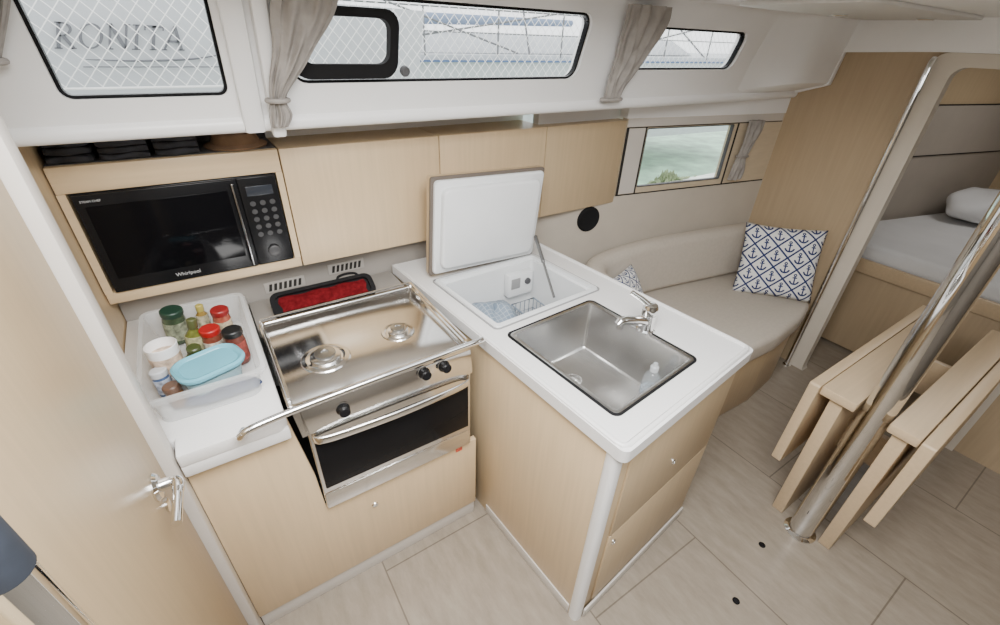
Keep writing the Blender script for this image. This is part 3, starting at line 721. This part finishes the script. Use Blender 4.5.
# ------------------------------------------------------------------ settee
se = thing('settee', 'beige upholstered settee with curved backrest behind the peninsula', 'sofa', (2.1, 1.1, 0))
fe = [(1.42, .80), (2.0, .775), (2.3, .765), (2.6, .80), (2.80, .862)]
bk = [(2.88, HY(2.88)-.012), (1.42, HY(1.36)-.012)]
b = MB(); b.poly([(x, y+.02) for x, y in fe]+bk, 0, .36, .004); b.build('base', M_woodd, se)
b = MB(); b.poly(fe[:-1]+[(2.78, .845), (2.845, .90), (2.856, .98)]+bk, .362, .48, .03, 4); b.build('seat_cushion', M_fabric, se)
pth = spl([(1.47, 1.08, 0), (1.475, 1.22, 0), (1.52, 1.36, 0), (1.66, 1.44, 0), (2.0, 1.455, 0), (2.4, 1.40, 0), (2.83, 1.325, 0)], 6)
sect = rr(-.055, .055, .482, .80, .045, 5)
loops = []
for i, p in enumerate(pth):
    t = (pth[min(i+1, len(pth)-1)]-pth[max(i-1, 0)]).normalized(); n = V((-t.y, t.x, 0))
    loops.append([V((p.x, p.y, 0)) + n*(x+.03*(z-.48)*2.2) + V((0, 0, z)) for x, z in sect])
b = MB(); b.loft(loops, True, True); b.build('backrest', M_fabric, se, 50)
b = MB(); sp_ = hp(588, 219); b.lathe([(.068, 0), (.068, .006), (.058, .010), (.052, .006), (.02, .005), (0, .009)], sp_, 30, -hn)
tag(b.build('speaker', M_matblack), 'round black speaker grille on the lining beside the cabinets', 'speaker')

def pillow(name, lab, w, h, t, M):
    me = bpy.data.meshes.new(name); bm = bmesh.new(); uvl = bm.loops.layers.uv.new('UVMap'); n = 24
    G = {}
    for sgn in (1, -1):
        for i in range(n+1):
            for j in range(n+1):
                edge = i in (0, n) or j in (0, n)
                if edge and sgn == -1: G[(sgn, i, j)] = G[(1, i, j)]; continue
                a, c = 2*i/n-1, 2*j/n-1
                th = t/2*(max(0, (1-a**4)*(1-c**4)))**.6
                pin = 1-.06*(1-a*a)*abs(c)**3; pin2 = 1-.06*(1-c*c)*abs(a)**3
                G[(sgn, i, j)] = bm.verts.new(M @ V((a*w/2*pin2, c*h/2*pin, sgn*th)))
        for i in range(n):
            for j in range(n):
                ids = [(i, j), (i+1, j), (i+1, j+1), (i, j+1)]
                if sgn < 0: ids = ids[::-1]
                f_ = bm.faces.new([G[(sgn,)+k] for k in ids]); f_.smooth = True
                for l_, k in zip(f_.loops, ids): l_[uvl].uv = (k[0]/n, k[1]/n)
    c = M.translation.copy()
    for v in bm.verts: v.co -= c
    bm.to_mesh(me); bm.free(); me.materials.append(M_anchor)
    o = bpy.data.objects.new(name, me); COL.objects.link(o); o.location = c
    return tag(o, lab, 'pillow', 'anchor print pillows')
def basis(c, ex, ez):
    ex, ez = V(ex).normalized(), V(ez); ez = (ez-ex*ez.dot(ex)).normalized(); ey = ez.cross(ex)
    m = Matrix.Identity(4)
    for i in range(3): m[i][0] = ex[i]; m[i][1] = ey[i]; m[i][2] = ez[i]; m[i][3] = c[i]
    return m
pillow('pillow', 'square white pillow printed with navy anchors leaning in the settee corner', .42, .42, .12, basis((2.70, 1.07, .672), (.22, -.31, 0.02), (-.76, -.54, .38)))
pillow('pillow', 'anchor print pillow half hidden behind the peninsula worktop', .28, .28, .09, basis((1.70, 1.30, .605), (.8, .25, 0), (.2, -.8, .5)))

# ------------------------------------------------------------------ curtains
def curtain(lab, pts, seed=0, plane=cs):
    t = thing('curtain', lab, 'curtain', plane(pts[-1][0], pts[-1][1], pts[-1][3]), 'taupe tied curtains')
    sp4 = spl([V((p[0], p[1], p[2])) for p in pts], 5); offs = spl([V((p[3], 0, 0)) for p in pts], 5); loops = []
    for q, of in zip(sp4, offs):
        lp = []
        for k in range(140):
            a = 2*math.pi*k/140; pl = 1+.36*math.sin(9*a+seed+q.y*14+q.x*9)+.22*math.sin(14*a+seed*2-q.y*23)+.12*math.sin(5*a+q.y*41+seed)
            d = (.010+.13*min(q.z, .12))
            lp.append(plane(q.x+q.z*math.cos(a)*(1+.07*math.sin(9*a+seed)+.05*math.sin(q.y*50+seed)), q.y, of.x+d*math.sin(a)*pl))
        loops.append(lp)
    b = MB(); b.loft(loops, True, True); b.build('cloth', M_curt, t, 80)
    k = min(range(len(pts)), key=lambda i: pts[i][2]); p = pts[k]
    b = MB(); b.tube([plane(p[0]+(p[2]+.006)*math.cos(a), p[1], p[3]+.022*math.sin(a)) for a in [2*math.pi*i/20 for i in range(21)]], .006, 8); b.build('tieback', M_curt, t)
    return t
def csx(px, py): return hit(px, py, cs(0, 1.53), V((0, .954, .3)).normalized())
def cpts(rows, off=.04):
    out = []
    for py, xa, xb in rows:
        a, c = csx(xa, py), csx(xb, py); out.append(((a.x+c.x)/2, (a.z+c.z)/2, abs(c.x-a.x)/2, off))
    return out
curtain('long taupe curtain tied between the name window and the hatch window', cpts([(-25, 266, 336), (0, 268, 330), (30, 268, 318), (60, 268, 302), (84, 266, 287), (98, 266, 282), (112, 266, 288), (124, 268, 284)], .048), seed=1)
curtain('short taupe curtain tied between the middle and forward windows', cpts([(6, 622, 662), (20, 618, 660), (40, 614, 648), (60, 608, 636), (76, 603, 624), (86, 600, 617), (98, 596, 612)]), seed=2)
curtain('edge of taupe curtain at the far left window end', cpts([(-30, -16, 20), (0, -14, 15), (30, -12, 10), (60, -10, 6)]), seed=3)
hpl = lambda x, z, off=0: hfn(x, z, -off)
qa, qb = hp(729, 150), hp(752, 150); qm = (qa.x+qb.x)/2
curtain('small taupe curtain beside the low settee window', [(qm+.02, HW[3]+.02, .055, .03), (qm+.02, HW[3]-.05, .05, .03), (qm-.01, (HW[2]+HW[3])/2-.02, .032, .03), (qm-.01, HW[2]+.06, .05, .03), (qm-.02, HW[2]+.0, .045, .03)], seed=4, plane=hpl)

b = MB(); b.ring(rr(.268, .545, 1.632, 1.795, .04), rr(.292, .521, 1.668, 1.774, .028), lambda u, v, w: cs(u, v, .008-w), .03)
hf = tag(b.build('hatch', M_matblack), 'black framed opening port set in the middle window', 'hatch')
b = MB(); b.lathe([(.014, 0), (.014, .010), (.010, .014), (0, .014)], cs(.567, 1.652, .0), 18, (0, -1, -.3)); b.build('latch', M_dgrey, hf)

# ------------------------------------------------------------------ posts
MX, MY = 1.735, .20
ms = thing('mast_post', 'thick polished steel mast post standing through the saloon table', 'post', (MX, MY, 0))
b = MB(); b.tube([(MX, MY, 0.004), (MX, MY, 1.88)], .044, 32); b.build('tube', M_pole, ms)
b = MB(); b.lathe([(.060, 0.0005), (.060, .005), (.052, .009), (.047, .012), (.0445, .013)], (MX, MY, 0), 30); b.build('base_ring', M_pole, ms)
gx, gy = 2.850, .846
gp = thing('grab_post', 'slim polished grab pole hugging the cabin door frame', 'post', (gx, gy, 0))
b = MB(); b.tube(spl([(gx+.020, gy, 1.725), (gx+.006, gy, 1.712), (gx, gy, 1.69)], 4)+[V((gx, gy, .003))], .0135, 20); b.build('tube', M_chrome, gp)
b = MB(); b.lathe([(.024, 0), (.024, .005), (.015, .012)], (gx, gy, 0), 20); b.build('base_ring', M_chrome, gp)
hx, hy_ = -.195, .334
cr_ = thing('companionway_rail', 'steel companionway grab rail with navy padded sleeve beside the door', 'rail', (hx, hy_, 0))
b = MB(); b.tube([(hx, hy_, .003), (hx, hy_, 1.88)], .0155, 28); b.build('tube', M_cool, cr_)
b = MB(); b.tube([(hx, hy_, 1.405), (hx, hy_, 1.407), (hx, hy_, 1.75), (hx, hy_, 1.754)], [.0165, .0175, .0175, .0165], 24); b.build('padded_sleeve', M_blue, cr_)

# ------------------------------------------------------------------ folded table
ta = thing('saloon_table', 'oak drop leaf saloon table folded around the mast post', 'table', (2.25, .23, 0))
TX0, TX1, TZ = 1.68, 2.78, .71
for y0, y1 in ((.250, .364), (.066, .152)):
    b = MB(); b.prism([(x, y, TZ-.034) for x, y in rr(TX0, TX1, y0, y1, .006)], (0, 0, .034), .003); b.build('tabletop', M_woodt, ta)
for y0, y1 in ((.368, .404), (.024, .062)):
    b = MB(); b.prism([(x, y0, z) for x, z in rr(TX0-.005, TX1, .30, TZ-.003, .010)], (0, y1-y0, 0), .003); lf = b.build('leaf', M_woodt, ta)
    for x in (TX0+.2, TX1-.2):
        yy = .366 if y0 > .2 else .064
        b = MB(); b.tube([(x-.03, yy, TZ-.02), (x+.03, yy, TZ-.02)], .0018, 8); b.build('hinge', M_chrome, lf)
for y0, y1 in ((.285, .330), (.090, .134)):
    b = MB(); b.prism([(TX0+.07, y0, .0), (TX1-.15, y0, .0), (TX1-.08, y0, .676), (TX0+.02, y0, .676)], (0, y1-y0, 0), .003); b.build('leg', M_woodt, ta)
b = MB(); b.box((TX0+.3, .134, .30), (TX0+.33, .285, .45), .003); b.build('stretcher', M_woodt, ta)
b = MB(); b.box((TX0+.75, .134, .45), (TX0+.78, .285, .62), .003); b.build('stretcher', M_woodt, ta)

for (px, py, lab) in ((762, 545, 'black finger hole fitting in the floor beside the mast post'), (736, 601, 'black finger hole fitting in the floor nearer the peninsula')):
    c = PZ(px, py, 0)
    b = MB(); b.lathe([(.013, 0), (.013, .002), (.009, .0025), (.008, .001), (0, .001)], (c.x, c.y, .0), 20)
    tag(b.build('floor_latch', M_black), lab, 'floor fitting', 'floor fittings')

# ------------------------------------------------------------------ forward cabin
CY = lambda x: 1.35-(x-2.95)*.244
def cabwall(z0, z1, m, name, o=0):
    b = MB(); b.hexa([(2.95, CY(2.95)-o, z0), (5.2, CY(5.2)-o, z0), (5.2, CY(5.2)+.04, z0), (2.95, CY(2.95)+.04, z0)],
                     [(2.95, CY(2.95)-o, z1), (5.2, CY(5.2)-o, z1), (5.2, CY(5.2)+.04, z1), (2.95, CY(2.95)+.04, z1)]); return struct(b.build(name, m))
cabwall(0, 1.14, M_taupe, 'wall_cabin_lower'); cabwall(1.152, 1.46, M_taupe, 'wall_cabin_middle', .02); cabwall(1.468, 1.88, M_woodd, 'wall_cabin_upper')
cabwall(1.14, 1.152, M_gap, 'trim_7', .005); cabwall(1.46, 1.468, M_gap, 'trim_9', .005)
b = MB(); b.box((5.2, -1.3, 0), (5.24, 1.1, 1.88)); struct(b.build('wall_bow', M_woodd))
be = thing('berth', 'forward cabin berth with oak front and white made up mattress', 'bed', (4.2, .4, 0))
b = MB(); b.poly([(3.36, -.9), (5.18, -.9), (5.18, CY(5.18)-.03), (3.36, CY(3.36)-.03)], .02, .60, .003); b.build('base', M_woodb, be)
b = MB(); b.box((3.335, -.9, .55), (3.36, 1.2, .635), .004); b.build('front_board', M_woodt, be)
b = MB(); b.poly([(3.375, -.9), (5.15, -.9), (5.15, CY(5.15)-.035), (3.375, CY(3.365)-.035)], .602, .72, .045, 4); b.build('mattress', M_sheet, be)
c = PZ(980, 206, .82)
b = MB(); lump(b, (c.x, c.y, .828), .30, .17, .10, 12); tag(b.build('pillow', M_sheet, None, 80), 'plump plain white bed pillow on the berth in the forward cabin', 'pillow')

# ------------------------------------------------------------------ outside
M_net = mat('net_cord', (.84, .84, .82), .8)
b = MB(); yN = 2.0; z0, z1 = 1.56, 2.12; dz = z1-z0; sp = .045
k = -.9-dz*.9
while k < 4.6:
    b.tube([(k, yN, z0), (k+dz*.9, yN+.0, z1)], .0014, 4, False); b.tube([(k+dz*.9, yN+.001, z0), (k, yN+.001, z1)], .0014, 4, False); k += sp
b.tube([(-1.2, yN, z1), (5, yN, z1)], .004, 6); b.tube([(-1.2, yN, z0), (5, yN, z0)], .004, 6)
tag(b.build('safety_net', M_net), 'pale diamond mesh guard net along the deck edge outside the windows', 'net')
M_hull = mat('neighbour_hull', (.50, .52, .54), .4, var=.04, scale=1.5)
nb = thing('sailboat', 'white neighbouring yacht with its name lettered on the side', 'sailboat', (-.5, 3.4, .0))
b = MB(); b.loft([[(-3.0, 3.05, 0), (1.0, 3.05, 0), (1.3, 3.25, 0), (1.3, 4.8, 0), (-3.0, 4.8, 0)], [(-3.0, 3.02, 1.2), (1.05, 3.02, 1.2), (1.4, 3.22, 1.2), (1.4, 4.9, 1.2), (-3.0, 4.9, 1.2)], [(-3.0, 3.0, 1.86), (1.1, 3.0, 1.86), (1.5, 3.2, 1.86), (1.5, 5, 1.86), (-3.0, 5, 1.86)]], True, True); b.build('hull', M_hull, nb)
b = MB(); b.tube(spl([(-.30, 2.992, 1.585), (-.1, 2.992, 1.580), (.12, 2.992, 1.590), (.26, 2.992, 1.612)], 8), [.0015+.0035*math.sin(math.pi*i/24) for i in range(25)], 6)
b.tube([(-.32, 2.992, 1.555), (.34, 2.992, 1.555)], .0025, 6); b.build('stripe', M_ttl, nb)
b = MB(); LH, ys = .098, 2.990
zb = 1.628; zt_ = zb+LH; x = -.372
SLT = .36      # the boat's name is painted with a forward slant
def sx_(p): return p[0]+(p[1]-zb)*SLT-.006
def stroke(p, q, w):
    p, q = V(p), V(q); d = (q-p).normalized(); n = V((-d.y, d.x))*w/2
    b.prism([(sx_(a), ys, a[1]) for a in (p-n, q-n, q+n, p+n)], (0, .004, 0))
def serif(x, z, w=.028): stroke((x-w/2, z), (x+w/2, z), .005)
def arc(cx, cz, rx, rz, a0, a1, w, n=18):
    outer = [(cx+(rx+w/2)*math.cos(R(lerp(a0, a1, i/n))), cz+(rz+w/4)*math.sin(R(lerp(a0, a1, i/n)))) for i in range(n+1)]
    inner = [(cx+(rx-w/2)*math.cos(R(lerp(a0, a1, i/n))), cz+(rz-w/4)*math.sin(R(lerp(a0, a1, i/n)))) for i in range(n+1)]
    for i in range(n):
        b.prism([(sx_(q), ys, q[1]) for q in (outer[i], outer[i+1], inner[i+1], inner[i])], (0, .004, 0))
tk, tn = .014, .0095
stroke((x, zb), (x, zt_), tk); serif(x, zb); serif(x-.004, zt_, .02); arc(x+.006, zt_-LH*.26, .034, LH*.25, -90, 90, .011); stroke((x, zt_-.002), (x+.01, zt_-.002), .006); stroke((x, zt_-LH*.51), (x+.01, zt_-LH*.51), .006); stroke((x+.016, zb+LH*.48), (x+.052, zb), .012); serif(x+.052, zb, .02); x += .112
arc(x, zb+LH/2, .038, LH/2-.002, 0, 360, .012, 32); x += .068
stroke((x, zb), (x, zt_), tn); serif(x, zb); serif(x-.003, zt_, .02); stroke((x, zt_), (x+.060, zb), tk); stroke((x+.060, zb), (x+.060, zt_), tn); serif(x+.060, zt_); x += .100
stroke((x, zb), (x, zt_), tk); serif(x, zb, .034); serif(x, zt_, .034); x += .066
stroke((x, zb), (x, zt_), tk); serif(x, zb); stroke((x-.036, zt_-.004), (x+.036, zt_-.004), tn); stroke((x-.036, zt_), (x-.036, zt_-.02), .006); stroke((x+.036, zt_), (x+.036, zt_-.02), .006); x += .046
stroke((x, zb), (x+.035, zt_), tn); stroke((x+.035, zt_), (x+.07, zb), tk); stroke((x+.014, zb+LH*.36), (x+.056, zb+LH*.36), tn); serif(x, zb, .022); serif(x+.07, zb)
b.build('lettering', M_ttl, nb)
b = MB(); b.tube([(-3, 3.1, 2.35), (1.4, 3.3, 2.35)], .008, 6); b.tube([(-3, 3.1, 2.1), (1.4, 3.3, 2.1)], .005, 6)
for x in (-2, -.6, .9): b.tube([(x, 3.15, 1.86), (x, 3.15, 2.36)], .011, 8)
b.build('guard_rail', M_chrome, nb)
b2_ = thing('sailboat', 'distant white yacht with a covered boom seen through the middle window', 'sailboat', (5, 7.5, 0))
b = MB(); b.loft([[(1.5, 7.2, 0), (11, 6.4, 0), (12, 7.5, 0), (11, 9, 0), (1.5, 9, 0)], [(1.4, 7, 1.45), (11.5, 6.2, 1.5), (13, 7.5, 1.55), (11.5, 9, 1.5), (1.4, 9, 1.45)]], True, True); b.build('hull', mat('far_hull', (.52, .54, .56), .4), b2_)
b = MB(); b.prism([(1.4, 6.95, 1.36), (11.5, 6.15, 1.41), (11.5, 6.15, 1.435), (1.4, 6.95, 1.385)], (0, .05, 0)); b.build('stripe', mat('stripe_blue', (.08, .14, .28), .5), b2_)
b = MB(); b.prism([(3, 7.4, 1.45), (9.5, 6.9, 1.5), (8.8, 7.0, 1.78), (3.4, 7.5, 1.74)], (0, 1.2, 0), .05); b.build('coachroof', mat('far_coachroof', (.60, .62, .64), .4), b2_)
b = MB(); b.tube([(2.3, 7.6, 1.90), (3.5, 7.55, 1.92), (6.4, 7.4, 1.96)], [.05, .08, .05], 12); b.build('boom', mat('boom_blue', (.22, .28, .40), .6), b2_)
b = MB()
for x in (2.0, 3.2, 4.4, 5.6, 6.8, 8, 9.2, 10.4): b.tube([(x, 7.0-(x-1.5)*.08, 1.45), (x, 7.0-(x-1.5)*.08, 2.05)], .014, 8)
b.tube([(1.6, 6.98, 2.05), (10.8, 6.25, 2.05)], .012, 6); b.tube([(1.6, 6.98, 1.75), (10.8, 6.25, 1.77)], .010, 6); b.tube([(1.2, 6.9, 1.45), (3.6, 7.3, 3.6)], .02, 6); b.tube([(3.4, 7.3, 3.6), (7.5, 7.0, 1.45)], .016, 6); b.tube([(1.8, 6.9, 1.5), (7.2, 6.8, 2.3)], .014, 6); b.tube([(2.2, 6.9, 2.2), (4.8, 6.8, 1.5)], .014, 6); b.tube([(4.8, 7.3, 3.6), (5.2, 7.0, 1.45)], .016, 6); b.tube([(6.0, 7.3, 3.6), (9.5, 6.6, 1.45)], .016, 6); b.tube([(6.5, 6.7, 1.5), (11, 6.3, 2.4)], .016, 6)
b.build('rigging', mat('rigging_grey', (.18, .18, .19), .5), b2_)
b = MB(); b.box((-40, 1.95, -.75), (60, 70, -.7)); struct(b.build('ground', mat('marina_water', (.38, .58, .42), .5, var=.35, scale=2.0, bump=.4, bscale=4)))
b = MB(); b.box((3.0, 2.9, -.6), (12, 3.9, .10), .02); tag(b.build('pontoon', mat('pontoon_grey', (.80, .84, .76), .8, var=.1)), 'pale floating pontoon outside the low settee window', 'pontoon')
c = PZ(655, 179, .11)
b = MB(); rnd = random.Random(8)
for k in range(170):
    px, py = rnd.gauss(0, .24), rnd.gauss(0, .10); hh = max(.02, .17*math.exp(-(px*px)/.06)*rnd.uniform(.3, 1.1))
    p = V((c.x+px, min(3.86, c.y+py), .103)); q = p+V((rnd.uniform(-.06, .06), rnd.uniform(-.05, .05), hh))
    d = V((q.y-p.y+.01, p.x-q.x, 0)).normalized()*rnd.uniform(.02, .045); m_ = p.lerp(q, .6)
    b.prism([p, m_+d, q, m_-d], (0, .003, .0))
sh = b.build('grass_tuft', mat('leaf_green', (.27, .33, .19), .8, var=.35, scale=14)); sh['kind'] = 'stuff'
tag(sh, 'low ragged green plants on the pontoon outside the low settee window', 'plants')

# ------------------------------------------------------------------ light
w = bpy.data.worlds.new('world'); scene.world = w; w.use_nodes = True
nt = w.node_tree; bg = nt.nodes['Background']; bg.inputs[0].default_value = (.95, .98, 1.0, 1); bg.inputs[1].default_value = 2.7
def area(name, loc, target, sx, sy, power, c=(1, 1, 1)):
    l = bpy.data.lights.new(name, 'AREA'); l.shape = 'RECTANGLE'; l.size = sx; l.size_y = sy; l.energy = power; l.color = c
    o = bpy.data.objects.new(name, l); COL.objects.link(o); o.location = loc
    o.rotation_euler = (V(target)-V(loc)).to_track_quat('-Z', 'Y').to_euler(); return o
area('companionway_light', (.12, .05, 2.15), (.28, .6, 0), .85, .85, 62, (1, .99, .975))
area('saloon_fill_light', (2.0, -.45, 1.86), (2.4, .9, 1.1), .3, .3, 3.2, (1, .99, .975))  # added fill lamp under the closed saloon ceiling, no hatch there
area('forward_fill_light', (4.1, .3, 1.86), (4.1, .3, 0), .5, .5, 4.5, (1, .98, .96))  # added fill lamp to brighten the forward cabin, no hatch built
